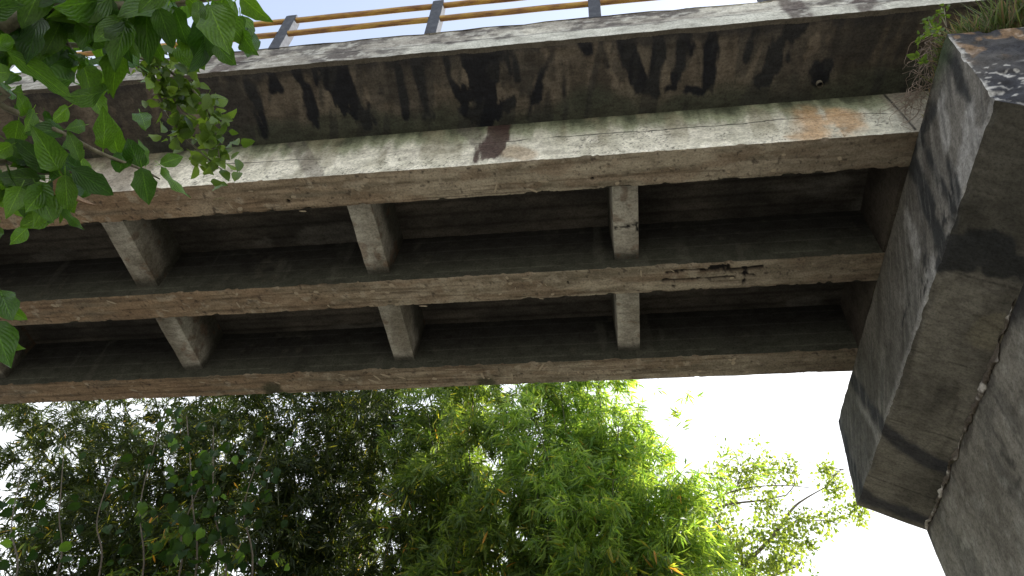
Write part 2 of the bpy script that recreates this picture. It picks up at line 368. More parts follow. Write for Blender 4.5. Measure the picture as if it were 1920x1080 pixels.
def col_girder(k):
    ya, yb = YG[k]
    def f(P, N):
        x, y, z = P[:, 0], P[:, 1], P[:, 2]; t = (z-ZS)/(ZT-ZS)
        n1 = fbm(P, 1.3, 5, 60+k); n2 = fbm(P, (1.2, 14, 10), 4, 70+k); n3 = fbm(P, 9, 4, 80+k)
        # soffit
        c = mix((.20, .174, .134), (.38, .338, .27), ss(.36, .64, n1*.45+n2*.55))
        red = ss(.0, -7., x+(n1-.5)*5)
        c = mix(c, (.25, .155, .085), red*.7*ss(.35, .6, n2*.5+n1*.5+.05))
        rb = ss(.50, .62, fbm(P, (2.2, 6, 5), 4, 90+k)); c = mix(c, (.19, .125, .082), rb*.4)
        c = mix(c, (.42, .38, .31), ss(.60, .70, n3)*.5)
        ln = ss(.60, .66, fbm(P, (.8, 34, 30), 3, 95+k)); c = mix(c, (.09, .065, .045), ln*.55)
        c = mix(c, (.13, .105, .082), ss(.8, 3.0, x+(n1-.5)*1.5)*.6)
        pits = ss(.685, .73, fbm(P, (22, 22, 22), 3, 99)); c = mix(c, (.05, .04, .035), pits*.7)
        pk = strokes(P, peel, 1.0, 16, 5, .006); c = mix(c, (.012, .011, .012), pk)
        if k == 2: c = mix(c, (.045, .05, .03), strokes(P, water, .4, 7, 5, .05)*.85)
        # sides between the beams
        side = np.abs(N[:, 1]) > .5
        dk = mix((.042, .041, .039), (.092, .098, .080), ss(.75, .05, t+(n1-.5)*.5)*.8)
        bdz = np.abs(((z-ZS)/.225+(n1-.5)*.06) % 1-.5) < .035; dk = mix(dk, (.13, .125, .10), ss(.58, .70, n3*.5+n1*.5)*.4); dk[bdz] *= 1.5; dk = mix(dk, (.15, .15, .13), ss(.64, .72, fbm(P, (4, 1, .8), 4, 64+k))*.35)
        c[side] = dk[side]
        if k == 0:
            out = N[:, 1] < -.5
            dr = fbm(P, (9, 1, 1.1), 4, 50); dr2 = fbm(P, (3.2, 1, .8), 4, 51)
            o = mix((.55, .54, .455), (.74, .72, .63), ss(.35, .65, n1*.5+n3*.5))
            tt = t+(dr-.5)*.55
            o = mix(o, (.20, .23, .135), ss(.48, .82, tt)*.85)
            o = mix(o, (.06, .07, .045), ss(.78, 1.05, tt)*.9)
            o = mix(o, (.24, .22, .15), ss(.54, .68, dr2)*.6*ss(-.1, .45, t)); o = mix(o, (.15, .13, .12), ss(.60, .66, fbm(P+np.stack([z*.6, 0*z, 0*z], 1), (2.6, 1, .5), 4, 57))*.5*ss(-.5, -1.5, x))
            o = mix(o, (.26, .20, .15), ss(-4.5, -6.5, x)*.35)
            rg = np.abs(fbm(P, (11, 8, 13), 4, 53)-.5); blt = ss(.014, .005, rg)*ss(.50, .60, fbm(P, (1.7, 1, 3), 3, 58)+.10*ss(.45, .15, t)-.12*ss(.5, .7, t))
            o = mix(o, (.07, .07, .06), blt*.8)
            crack = np.abs(t-.50-(fbm(P, (1.1, 1, 0), 4, 54)-.5)*.25)
            o = mix(o, (.03, .03, .025), ss(.014, .006, crack)*ss(.42, .5, fbm(P, 1.1, 2, 55)))
            o = mix(o, (.46, .29, .15), strokes(P, orange, .5, 3, 5, .10, .08, 3)*.8*ss(.25, .5, n3*.5+dr*.5))
            o = mix(o, (.36, .24, .13), strokes(P, orange2, .4, 4, 5, .06)*.5)
            o = mix(o, (.055, .03, .028), strokes(P, rust, .7, (14, 4, 3), 5, .03, .05, (9, 2, 3))*.9)
            o = mix(o, (.24, .215, .18), ss(3.22, 3.36, x-(t-.5)*-.02)*.8)
            o = mix(o, (.02, .02, .02), strokes(P, joint, .2, 5, 5, .010))
            c[out] = o[out]
        return c
    return f
def peel_out(V, N):
    d = np.zeros_like(V); s = N[:, 2] < -.5
    if s.any():
        m = strokes(V[s], peel, 1.0, 16, 5, .006); d[s, 2] += m*.03
    # chipped arrises along the soffit edges
    lo = ss(ZS+.05, ZS, V[:, 2]); n = ss(.54, .72, fbm(V, (9, 3, 3), 5, 130))
    for ya, yb in YG:
        e = np.minimum(np.abs(V[:, 1]-ya), np.abs(V[:, 1]-yb)); d[:, 2] += lo*ss(.03, 0, e)*n*.028
    return d
for k, (ya, yb) in enumerate(YG):
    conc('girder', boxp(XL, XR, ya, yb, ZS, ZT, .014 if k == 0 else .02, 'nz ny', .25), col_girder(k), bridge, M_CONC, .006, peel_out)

# diaphragms (cross beams)
DX = [-9.45, -6.242, -3.016, .180]; DW = .297
crk = [([at(1153, 424, 1, 5.2)*0+pz(1153, 427, 7.455), pz(1175, 425, 7.455), pz(1198, 418, 7.455)], .012), ([pz(1190, 412, 7.455), pz(1196, 432, 7.455)], .014), ([pz(1166, 449, 7.455)], .012)]
def col_dia(P, N):
    n1 = fbm(P, 3, 5, 33); n2 = fbm(P, (5, 1.2, 2), 4, 34); t = (P[:, 2]-7.455)/.74
    c = mix((.20, .185, .155), (.37, .355, .315), ss(.32, .66, n1*.5+n2*.5))
    c = mix(c, (.44, .43, .39), ss(.6, .7, n2)*.5)
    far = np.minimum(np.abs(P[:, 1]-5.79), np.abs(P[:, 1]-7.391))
    c = mix(c, (.06, .06, .05), ss(.16, .04, far+(n1-.5)*.08)*.85)  # shadow where the cross beam meets the farther girder, painted dark
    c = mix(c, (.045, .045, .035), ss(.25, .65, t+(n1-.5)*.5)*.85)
    c = mix(c, (.13, .07, .04), ss(.62, .7, fbm(P, 6, 4, 36))*.5)
    c = mix(c, (.012, .012, .012), strokes(P, crk, .9, 20, 5, .006))
    return c
def haunch(V, N):                   # the cross beams widen a little towards the slab
    d = np.zeros_like(V); t = (V[:, 2]-7.455)/.74; s = np.where(N[:, 0] > .5, 1, np.where(N[:, 0] < -.5, -1, 0)); d[:, 0] += s*.05*t; return d
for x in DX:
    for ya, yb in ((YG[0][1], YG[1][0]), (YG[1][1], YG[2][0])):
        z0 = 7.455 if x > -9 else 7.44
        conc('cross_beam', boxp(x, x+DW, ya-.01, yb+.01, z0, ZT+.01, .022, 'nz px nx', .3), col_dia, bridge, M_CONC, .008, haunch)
# end diaphragm above the pier
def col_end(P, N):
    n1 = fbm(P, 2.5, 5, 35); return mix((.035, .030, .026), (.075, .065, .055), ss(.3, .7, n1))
for ya, yb in ((YG[0][1], YG[1][0]), (YG[1][1], YG[2][0])):
    conc('end_diaphragm', boxp(3.33, 3.62, ya-.01, yb+.01, 7.30, ZT+.01, .05, 'nx nz', .3), col_end, bridge, M_CONC, .006)

# pale spall chips and stuck leaf scraps on the soffits
def chip_mesh(seed, long):
    r = random.Random(seed); n = 7; V = []; a = 1.0; b = .22 if long else .7
    for k in range(n):
        th = 2*math.pi*k/n; q = r.uniform(.7, 1.15); V.append((a*q*math.cos(th), b*q*math.sin(th), 0))
    V += [(p[0]*.7, p[1]*.7, -.12) for p in V]
    me = bpy.data.meshes.new('chip'); F = [(k, (k+1) % n, n+(k+1) % n, n+k) for k in range(n)]+[tuple(range(n, 2*n))]
    me.from_pydata(V, [], F); me.update(); me.materials.append(M_CHIP); return me
CH = [chip_mesh(i, i < 4) for i in range(7)]
girders = [o for o in C.objects if o.name.startswith('girder')]
def chip(u, v, ln, ang, m, k):
    p = pz(u, v, ZS-.004); o = link('chip', CH[m], girders[k]); 
    o.matrix_parent_inverse = Matrix.Identity(4)
    o.location = Vector(p)
    o.rotation_euler = (0, 0, ang); s = ln/2; o.scale = (s, s, s*.5)
girder_chips = [(857, 345, .06, .3, 5, 0), (930, 352, .13, 1.9, 0, 0), (1000, 357, .14, .5, 1, 0), (1152, 300, .07, 0, 4, 0), (1157, 344, .07, 0, 4, 0), (685, 338, .09, 0, 6, 0), (1450, 320, .07, 0, 4, 0), (1575, 297, .06, .8, 5, 0), (432, 386, .10, 1.2, 2, 0), (450, 392, .09, 0, 4, 0), (1020, 340, .15, .1, 3, 0), (567, 396, .1, .1, 0, 0), (160, 415, .12, .3, 1, 0), (1470, 290, .05, 0, 5, 0),
    (1085, 540, .11, .05, 3, 1), (1036, 552, .06, 0, 4, 1), (744, 571, .07, 0, 4, 1), (985, 522, .12, .2, 1, 1), (1202, 512, .12, 1.5, 0, 1), (793, 574, .12, .05, 2, 1), (735, 535, .08, .4, 5, 1), (447, 572, .13, 1.4, 1, 1), (570, 562, .12, .7, 0, 1), (500, 568, .14, .2, 2, 1), (210, 567, .16, .5, 3, 1), (310, 582, .12, .3, 0, 1), (355, 559, .11, .1, 1, 1), (555, 550, .08, 1, 4, 1), (1015, 560, .08, .2, 1, 1),
    (700, 715, .2, .6, 0, 2), (722, 704, .19, .5, 1, 2), (706, 708, .15, .9, 2, 2), (753, 708, .15, .4, 3, 2), (640, 703, .12, .3, 0, 2), (815, 710, .08, 0, 5, 2), (905, 705, .16, 1.3, 1, 2), (1015, 688, .16, 2.1, 2, 2), (1022, 690, .12, 2.4, 3, 2), (960, 706, .15, 1.6, 0, 2), (650, 712, .07, 0, 4, 2), (1375, 680, .09, 1.5, 6, 2), (1400, 698, .06, 0, 4, 2), (520, 718, .12, .6, 1, 2), (250, 732, .14, .3, 2, 2), (380, 717, .12, .2, 3, 2), (580, 722, .10, .5, 0, 2)]
for c_ in girder_chips: chip(*c_)
rr = random.Random(4)
for k, n_ in ((0, 22), (1, 34), (2, 26)):
    for i in range(n_):
        x = rr.uniform(-8, 2.2); y = rr.uniform(YG[k][0]+.04, YG[k][1]-.04); o = link('chip', CH[rr.randrange(7)], girders[k]); o.matrix_parent_inverse = Matrix.Identity(4)
        o.location = (x, y, ZS-.003); o.rotation_euler = (0, 0, rr.gauss(.3, .6)); s = rr.uniform(.02, .045); o.scale = (s, s*.8, s*.4)
for g in girders:                  # girder meshes hold world coordinates: children sit directly in them
    for o in g.children: o.matrix_parent_inverse = Matrix.Identity(4)

# drain stub under the overhang
dp = pz(1536, 156, 8.2)
V, F = tube([dp+np.array((0, 0, .08)), dp+np.array((0, 0, -.05))], [.036, .036], 14); V2, F2 = tube([dp+np.array((0, 0, -.05)), dp+np.array((0, 0, -.05)), dp+np.array((0, 0, .08))], [.036, .029, .029], 14)
link('drain_stub', mesh_np('drain_stub', np.concatenate([V, V2]), np.concatenate([F, F2+len(V)]), M_HOLE), bridge)

# ------------------------------------------------------------------ railing
rail = tag(empty('bridge_railing', (-4, Y0+.06, ZET)), 'bridge railing of grey concrete posts with two yellow pipes above the edge beam', 'railing')
def post(x):
    w0 = .148; z0, z1 = ZET-.02, 9.82; V = []; 
    prof = [(Y0+.0, Y0+.135, z0), (Y0-.045, Y0+.10, z0+.52), (Y0-.085, Y0+.05, z1-.06), (Y0-.07, Y0+.03, z1)]
    for (ya, yb, z) in prof:
        e = .012 if z == z1 else 0
        V += [(x+e, ya, z), (x+w0-e, ya, z), (x+w0-e, yb, z), (x+e, yb, z)]
    F = [(0, 3, 2, 1)]
    for k in range(3):
        for j in range(4): F.append((4*k+j, 4*k+(j+1) % 4, 4*k+4+(j+1) % 4, 4*k+4+j))
    F.append((12, 13, 14, 15))
    me = bpy.data.meshes.new('post'); me.from_pydata(V, [], F); me.update(); me.materials.append(M_POST)
    o = link('post', me, rail)
    bv = o.modifiers.new('b', 'BEVEL'); bv.width = .008; bv.segments = 2
    V, F = [], []
    return o
PX = [-3.979+2.0*k for k in range(-4, 6)]
for x in PX: post(x)
yr = Y0-.02
for zc, yy in ((9.70, yr-.015), (9.30, yr+.01)):
    for k in range(len(PX)-1):
        a, b = PX[k]+.146, PX[k+1]+.002
        pts = [(a+(b-a)*i/10, yy, zc+.004*math.sin(i*1.3+k)) for i in range(11)]
        tubes('rail_pipe', [(pts, [.038]*11)], M_RAIL, rail, 12)
        for xe in (a, b):
            tubes('pipe_collar', [([(xe-.012, yy, zc), (xe-.012, yy, zc), (xe+.012, yy, zc), (xe+.012, yy, zc)], [.03, .048, .048, .03])], M_POST, rail, 12)

# ------------------------------------------------------------------ the pier
pier = tag(empty('bridge_pier', (4.5, 6, GZ)), 'massive weathered concrete pier with overhanging cap at the right end of the beams', 'pier')
nInc = np.cross(np.array([XC(6)-XB(6), 0, ZC-ZB]), np.array([-.0229, 1, 0])); pInc = np.array([XB(6), 6, ZB])
pFace = np.array([XA(6.), 6, ZS]); nFace = np.cross(np.array([XB(6.)-XA(6.), 0, ZB-ZS]), np.array([-.0229, 1, 0]))
pa = lambda u, v: onplane(u, v, pFace, nFace)
pi_ = lambda u, v: onplane(u, v, pInc, nInc)
band = [([pa(1592, 702), pa(1612, 730), pa(1640, 775), pa(1660, 812)], .09), ([pi_(1664, 812), pi_(1700, 842), pi_(1770, 880), pi_(1800, 905)], .10),
        ([pa(1572, 745), pa(1570, 790), pa(1592, 860), pa(1618, 935)], .11), ([pi_(1618, 935), pi_(1680, 962), pi_(1745, 988)], .10)]
nband = [([pa(1762, 95), pa(1790, 130), pa(1815, 190)], .07), ([pa(1745, 200), pa(1712, 290), pa(1735, 370), pa(1768, 470)], .12), ([pa(1705, 300), pa(1750, 420), pa(1768, 480)], .11), ([pa(1780, 300), pa(1795, 360), pa(1788, 420)], .08),
         ([pa(1725, 250), pa(1790, 400)], .07), ([pi_(1768, 480), pi_(1830, 455), pi_(1925, 500)], .17)]
incd = [([pi_(1880, 230), pi_(1840, 400)], .25), ([pi_(1920, 260), pi_(1880, 430)], .35)]
midl = [([pi_(1860, 610), pi_(1845, 640)], .16)]
lightp = [([pa(1815, 215), pa(1820, 260), pa(1800, 350)], .15), ([pa(1770, 200), pa(1775, 270)], .12), ([pa(1750, 500), pa(1735, 570), pa(1715, 660)], .13), ([pa(1700, 400), pa(1720, 470)], .10), ([pa(1608, 745), pa(1635, 800), pa(1655, 850)], .05)]
honey = [([pa(1735, 490), pa(1728, 545)], .09), ([pa(1705, 560), pa(1690, 620)], .05), ([pa(1790, 330), pa(1770, 420)], .05)]
def col_cap(P, N):
    x, y, z = P.T; n1 = fbm(P, 1.5, 5, 101); n2 = fbm(P+np.stack([0*x, z*.9, -y*.0], 1), (1, 7, 1.3), 4, 102); n3 = fbm(P, 8, 4, 103)
    c = mix((.088, .082, .073), (.19, .18, .163), ss(.33, .66, n1*.5+n2*.5))
    c = mix(c, (.055, .055, .052), ss(.56, .68, n2)*.6)
    c = mix(c, (.34, .335, .325), strokes(P, lightp, .6, 5, 6, .07, .12, (3, 3, 1.5))*.7)
    hm = strokes(P, honey, .8, 6, 7, .03)*ss(.47, .56, fbm(P, 26, 3, 104)); c = mix(c, (.035, .035, .035), hm)
    edge = ss(.10, .03, np.abs(z-ZB)+(n3-.5)*.05)*(np.abs(N[:, 0]) > .8); c = mix(c, (.30, .295, .285), edge*.55)
    inc = N[:, 2] < -.5
    ci = mix((.078, .073, .063), (.155, .146, .125), ss(.33, .66, n1*.5+fbm(P, (4, 1.2, 2), 4, 106)*.5))
    ci = mix(ci, (.045, .042, .036), ss(.58, .68, fbm(P, (5, .9, 2), 4, 107))*.6)
    c = mix(c, (.07, .067, .062), ss(7.4, 8.1, y+(n1-.5)*.6)*.5)
    c[inc] = ci[inc]
    c = mix(c, (.022, .024, .032), strokes(P, band, .4, 5, 8, .05, .07, (2, 2, 2))*.85)
    seam = np.minimum(np.abs((y-4.35)/1.1 % 1-.5)*1.1, 9)
    ln = inc & ((seam < .007) & (n3 > .40) & (y > 4.6)); c[ln] *= .55; pv = vnoise(np.stack([np.floor((y-4.9)/1.1), np.floor((x-3.5)/.4), 0*x], 1)*7.3+.37, 9); c[inc] *= (.84+.32*pv[inc])[:, None]
    c = mix(c, (.026, .026, .021), strokes(P, incd, .5, 3, 12, .15)*inc*.55)
    c = mix(c, (.16, .145, .105), strokes(P, midl, .5, 4, 12, .03)*inc*.6)
    c = mix(c, (.020, .022, .024), strokes(P, nband, .6, 5, 9, .05, .10, (4, 4, 1.6))*.92)
    run = ss(.55, .64, fbm(P+np.stack([0*x, z*.55, 0*z], 1), (1, 8, .9), 5, 112))*(np.abs(N[:, 0]) > .8)*ss(5.6, 4.9, y); c = mix(c, (.04, .041, .042), run*.45)
    ru2 = ss(.58, .64, fbm(P+np.stack([0*x, z*.55, 0*z], 1), (1, 11, 1.2), 4, 113))*(np.abs(N[:, 0]) > .8); c = mix(c, (.26, .25, .23), ru2*.25)
    gr = ss(3.6, 3.2, y+(n1-.5)*.8)*ss(6.9, 7.2, z+(n1-.5)*.3)*(np.abs(N[:, 0]) > .8); c = mix(c, (.045, .07, .03), gr*.7)
    fr = N[:, 1] < -.5
    cf = mix((.035, .037, .045), (.085, .082, .08), ss(.35, .65, n1))
    fl = ss(.57, .60, fbm(P, (13, 13, 26), 5, 108))*ss(.44, .60, fbm(P, 2.2, 3, 109)+.30*ss(3.55, 3.25, x)+.1*ss(4, 4.6, x)); cf = mix(cf, (.44, .44, .43), fl*.85)
    og = ss(.60, .68, fbm(P, 4.5, 4, 110))*ss(6.5, 7, z); cf = mix(cf, (.28, .18, .10), og*.6)
    lf = ss(.035, .0, x-XA(y)+(ZS-z)*.1-.01); cf = mix(cf, (.38, .38, .37), lf*ss(.4, .55, n3))
    c[fr] = cf[fr]
    return c
zcap = ZS-.012
y0, y1 = YN, YF
Wc = .86                                           # half width of cap right of the shaft axis, mirrored about x=4.75
MX = lambda x: 9.5-x
capP = [patch((XA(y0), y0, zcap), (XA(y1), y1, zcap), (XB(y1), y1, ZB), (XB(y0), y0, ZB), .022),
        patch((XB(y0), y0, ZB), (XB(y1), y1, ZB), (XC(y1), y1, ZC), (XC(y0), y0, ZC), .022),
        patch((MX(XA(y0)), y0, zcap), (MX(XB(y0)), y0, ZB), (MX(XB(y1)), y1, ZB), (MX(XA(y1)), y1, zcap), .25),
        patch((MX(XB(y0)), y0, ZB), (MX(XC(y0)), y0, ZC), (MX(XC(y1)), y1, ZC), (MX(XB(y1)), y1, ZB), .25),
        patch((XA(y0), y0, zcap), (MX(XA(y0)), y0, zcap), (MX(XA(y1)), y1, zcap), (XA(y1), y1, zcap), .1)]
for yy, fl in ((y0, 1), (y1, 0)):
    q1 = [(XB(yy), yy, ZB), (MX(XB(yy)), yy, ZB), (MX(XA(yy)), yy, zcap), (XA(yy), yy, zcap)]
    q2 = [(XC(yy), yy, ZC), (MX(XC(yy)), yy, ZC), (MX(XB(yy)), yy, ZB), (XB(yy), yy, ZB)]
    for q in (q1, q2):
        capP.append(patch(*(q if fl else [q[0], q[3], q[2], q[1]]), .02 if fl else .2))
def cap_chip(V, N):
    d = np.zeros_like(V); e = np.hypot(V[:, 0]-XB(V[:, 1]), V[:, 2]-ZB); n = ss(.50, .68, fbm(V, (3, 6, 6), 4, 150)); k = ss(.05, 0, e)*n*.02
    d[:, 0] += k; d[:, 2] += k*.4
    e2 = np.abs(V[:, 1]-YN); d[:, 1] += ss(.04, 0, e2)*ss(.5, .7, fbm(V, 8, 4, 151))*.025
    return d
conc('pier_cap', capP, col_cap, pier, M_CONC, .010, cap_chip)
dcr = [([onplane(u, v, np.array([3.84, 6, 5.0]), np.array([1, -.0125, 0])) for u, v in pts], r) for pts, r in
       [([(1850, 718), (1875, 760), (1905, 815), (1920, 850)], .018), ([(1862, 805), (1888, 845)], .02), ([(1880, 850), (1900, 870)], .03), ([(1838, 780), (1825, 870)], .008), ([(1890, 930), (1920, 890)], .012)]]
seamd = [([np.array((XC(y0), y0, ZC)), np.array((XC(y1), y1, ZC))], .09)]
def col_shaft(P, N):
    x, y, z = P.T; n1 = fbm(P, 1.1, 5, 121); n2 = fbm(P, (2, 5, 1), 4, 122)
    c = mix((.115, .105, .09), (.21, .197, .172), ss(.33, .66, n1*.6+n2*.4))
    c = mix(c, (.075, .072, .066), ss(.58, .70, fbm(P, (1, 3.5, .9), 4, 123))*.55)
    c = mix(c, (.045, .043, .04), strokes(P, dcr, .6, 9, 8, .012)*.8)
    c = mix(c, (.05, .045, .04), strokes(P, seamd, .6, 6, 9, .05)*.8)
    c = mix(c, (.30, .295, .27), ss(.64, .72, fbm(P, 7, 4, 125))*.4)
    c = mix(c, (.02, .02, .022), strokes(P, [([onplane(1925, 540, np.array([3.84, 6, 5.0]), np.array([1, -.0125, 0]))], .35)], .4, 3, 3, .1)*.9)
    return c
zb = GZ-.3
sh = [patch((XC(y0), y0, ZC), (XC(y1), y1, ZC), (XC(y1), y1, zb), (XC(y0), y0, zb), .04),
      patch((MX(XC(y0)), y0, ZC), (MX(XC(y0)), y0, zb), (MX(XC(y1)), y1, zb), (MX(XC(y1)), y1, ZC), .3),
      patch((XC(y0), y0, zb), (MX(XC(y0)), y0, zb), (MX(XC(y0)), y0, ZC), (XC(y0), y0, ZC), .06),
      patch((XC(y1), y1, zb), (XC(y1), y1, ZC), (MX(XC(y1)), y1, ZC), (MX(XC(y1)), y1, zb), .2)]
conc('pier_shaft', sh, col_shaft, pier, M_CONC, .012)
# formwork ridge: a broken mortar lip hanging along the seam of cap and shaft
def lip():
    n = 260; m = 7; V = np.zeros((n, m, 3)); 
    ys = np.linspace(5.0, YF-.05, n)
    base = np.stack([XC(ys), ys, np.full(n, ZC)], 1)
    h = .004+.13*np.clip(fbm(base, (6, 6, 6), 5, 140)-.40, 0, 1)*1.7; wd = .012+.05*np.clip(fbm(base, 6, 4, 141)-.3, 0, 1)
    for j in range(m):
        th = math.pi*j/(m-1)
        V[:, j, 0] = XC(ys)-wd*math.cos(th)+.03*(fbm(base+j*.3, 16, 4, 142)-.5)*2-.01
        V[:, j, 1] = ys
        V[:, j, 2] = ZC+.012-h*math.sin(th)*(.6+.8*fbm(base+j*.7, 14, 3, 143)) - .012*math.cos(th)
    F = []
    for i in range(n-1):
        for j in range(m-1):
            a = i*m+j; F.append((a, a+1, a+m+1, a+m))
    P = V.reshape(-1, 3); k = ss(.5, .62, fbm(P, 6, 4, 144)); col = mix((.10, .085, .072), (.42, .40, .38), k)
    return link('mortar_lip', mesh_np('mortar_lip', P, F, M_CONC, col), pier)
lip()
for ya, yb in YG:                    # bearing pads under the beams
    b_ = boxp(3.42, 3.8, ya+.05, yb-.05, zcap-.01, ZS+.008, .2); conc('bearing_pad', b_, lambda P, N: np.full((len(P), 3), .03), pier, M_CONC, 0)

# ------------------------------------------------------------------ leaves
def leaf_mesh(name, mat, L=1., W=.5, nl=8, droop=.25, fold=.25, wave=.03, seed=0, heart=0., tip=.8):
    """ovate leaf along +X from the stalk, unit length, folded on the midrib and drooping"""
    r = random.Random(seed); V = []; UV = []; F = []; ph = r.uniform(0, 6); tw = r.uniform(-.35, .35)
    for i in range(nl+1):
        t = i/nl; w_ = W*.5*(math.sin(math.pi*min(1, t**tip))**.8)*(1 if t > .02 else .05)*(1+.07*math.sin(9*t+ph)+.06*math.sin(19*t+2*ph)+r.uniform(-.05, .05))
        if heart and t < .3: w_ = max(w_, W*.5*(.35+2*t)*.9)
        if i == nl: w_ = 0
        z = -droop*t*t; cx = t*L
        back = -heart*.18 if i == 0 else 0
        for s in (-1, -.5, 0, .5, 1):
            wv = wave*math.sin(t*13+ph+s)*abs(s)
            zz = z+fold*abs(s)*w_+wv+tw*s*w_*t
            V.append((cx+back*abs(s), s*w_, zz)); UV.append((t, s))
    for i in range(nl):
        for j in range(4):
            a = i*5+j; F.append((a, a+5, a+6, a+1))
    if W > .3:                       # leaf stalk
        q = len(V); V += [(-.2, -.012, .06), (-.2, .012, .06), (0, .012, .004), (0, -.012, .004)]; UV += [(0, 0)]*4; F.append((q, q+3, q+2, q+1))
    return mesh_np(name, V, F, mat, uv=UV)
BIG = [leaf_mesh('leaf', M_BIGLEAF, 1, random.uniform(.48, .62), 9, random.uniform(.05, .35), random.uniform(.1, .45), .035, s, tip=.75) for s in range(14)]
SML = [leaf_mesh('leaf', M_SMALLLEAF, 1, random.uniform(.5, .66), 5, random.uniform(.05, .3), random.uniform(.1, .4), .02, 30+s, tip=.8) for s in range(5)]
CRP = [leaf_mesh('leaf', M_CREEPER, 1, random.uniform(.75, .9), 6, random.uniform(.1, .4), random.uniform(.1, .4), .03, 60+s, heart=1, tip=.62) for s in range(5)]
DRYM = leaf_mesh('leaf', M_DRY, 1, .5, 8, .9, 1.6, .06, 99)
def put_leaf(me, p0, p1, parent, face=None, roll=0., name='leaf'):
    p0, p1 = Vector(p0), Vector(p1); d = p1-p0; L = d.length; x = d.normalized()
    n = Vector(face) if face is not None else -p0.normalized()
    n = (n-x*n.dot(x)).normalized(); n = Matrix.Rotation(roll, 3, x) @ n; y = n.cross(x)
    o = bpy.data.objects.new(name, me); C.objects.link(o); o.parent = parent
    M = Matrix(((x[0]*L, y[0]*L, n[0]*L, p0[0]), (x[1]*L, y[1]*L, n[1]*L, p0[1]), (x[2]*L, y[2]*L, n[2]*L, p0[2]), (0, 0, 0, 1)))
    o.matrix_parent_inverse = Matrix.Translation(parent.location).inverted(); o.matrix_basis = M
    return o

# ---- near tree on the left
R2 = random.Random(21)
tree = tag(empty('broadleaf_tree', (-4.6, .3, GZ)), 'near tree with large glossy green leaves hanging in from the top left', 'tree')
def rp(u, v, d): return ray(u, v)*d
trunk_c = curve([(-4.6, .3, GZ-.1), (-4.5, .35, .5), (-4.2, .3, 2.4), (-3.9, .1, 4.4)], 14)
tubes('trunk', [(trunk_c, [.17-.008*i for i in range(14)])], M_BARK, tree, 10)
TW = []
def branch(pts, r0, r1, parent=tree, n=16, name='branch', mat=M_TWIG):
    c = curve(pts, n); tubes(name, [(c, [r0+(r1-r0)*i/(n-1) for i in range(n)])], mat, parent, 6); return c
b1 = branch([(-4.3, .3, 1.6), (-2.9, .6, 1.6), rp(-80, 170, 2.3), rp(0, 198, 2.25), rp(110, 247, 2.2), rp(190, 288, 2.2), rp(262, 316, 2.2), rp(300, 336, 2.2)], .013, .002, n=26)
b2 = branch([(-4.2, .2, 2.3), (-2.6, .2, 2.5), rp(-60, 30, 2.4), rp(60, 12, 2.35), rp(180, 15, 2.3), rp(300, 8, 2.3), rp(400, -5, 2.25), rp(470, -12, 2.2)], .028, .006, n=28)
b3 = branch([(-2.9, .6, 1.6), rp(-90, 300, 2.4), rp(0, 290, 2.35), rp(60, 320, 2.3), rp(125, 322, 2.3), rp(150, 318, 2.3)], .014, .004, n=18)
b4 = branch([rp(-90, 300, 2.4), rp(-20, 360, 2.4), rp(40, 350, 2.35), rp(110, 345, 2.3)], .009, .003, n=12)
b5 = branch([(-2.6, .2, 2.5), rp(-60, 60, 2.5), rp(40, 80, 2.5), rp(150, 85, 2.5), rp(250, 90, 2.45)], .016, .004, n=14)
b6 = branch([(-4.0, .15, 3.6), (-2.4, .1, 3.2), rp(-20, -120, 2.7), rp(160, -90, 2.6), rp(330, -60, 2.5), rp(440, -30, 2.4)], .02, .005, n=16)
b7 = branch([rp(60, 12, 2.35), rp(110, 60, 2.4), rp(150, 120, 2.45), rp(175, 165, 2.5)], .009, .003, n=10)
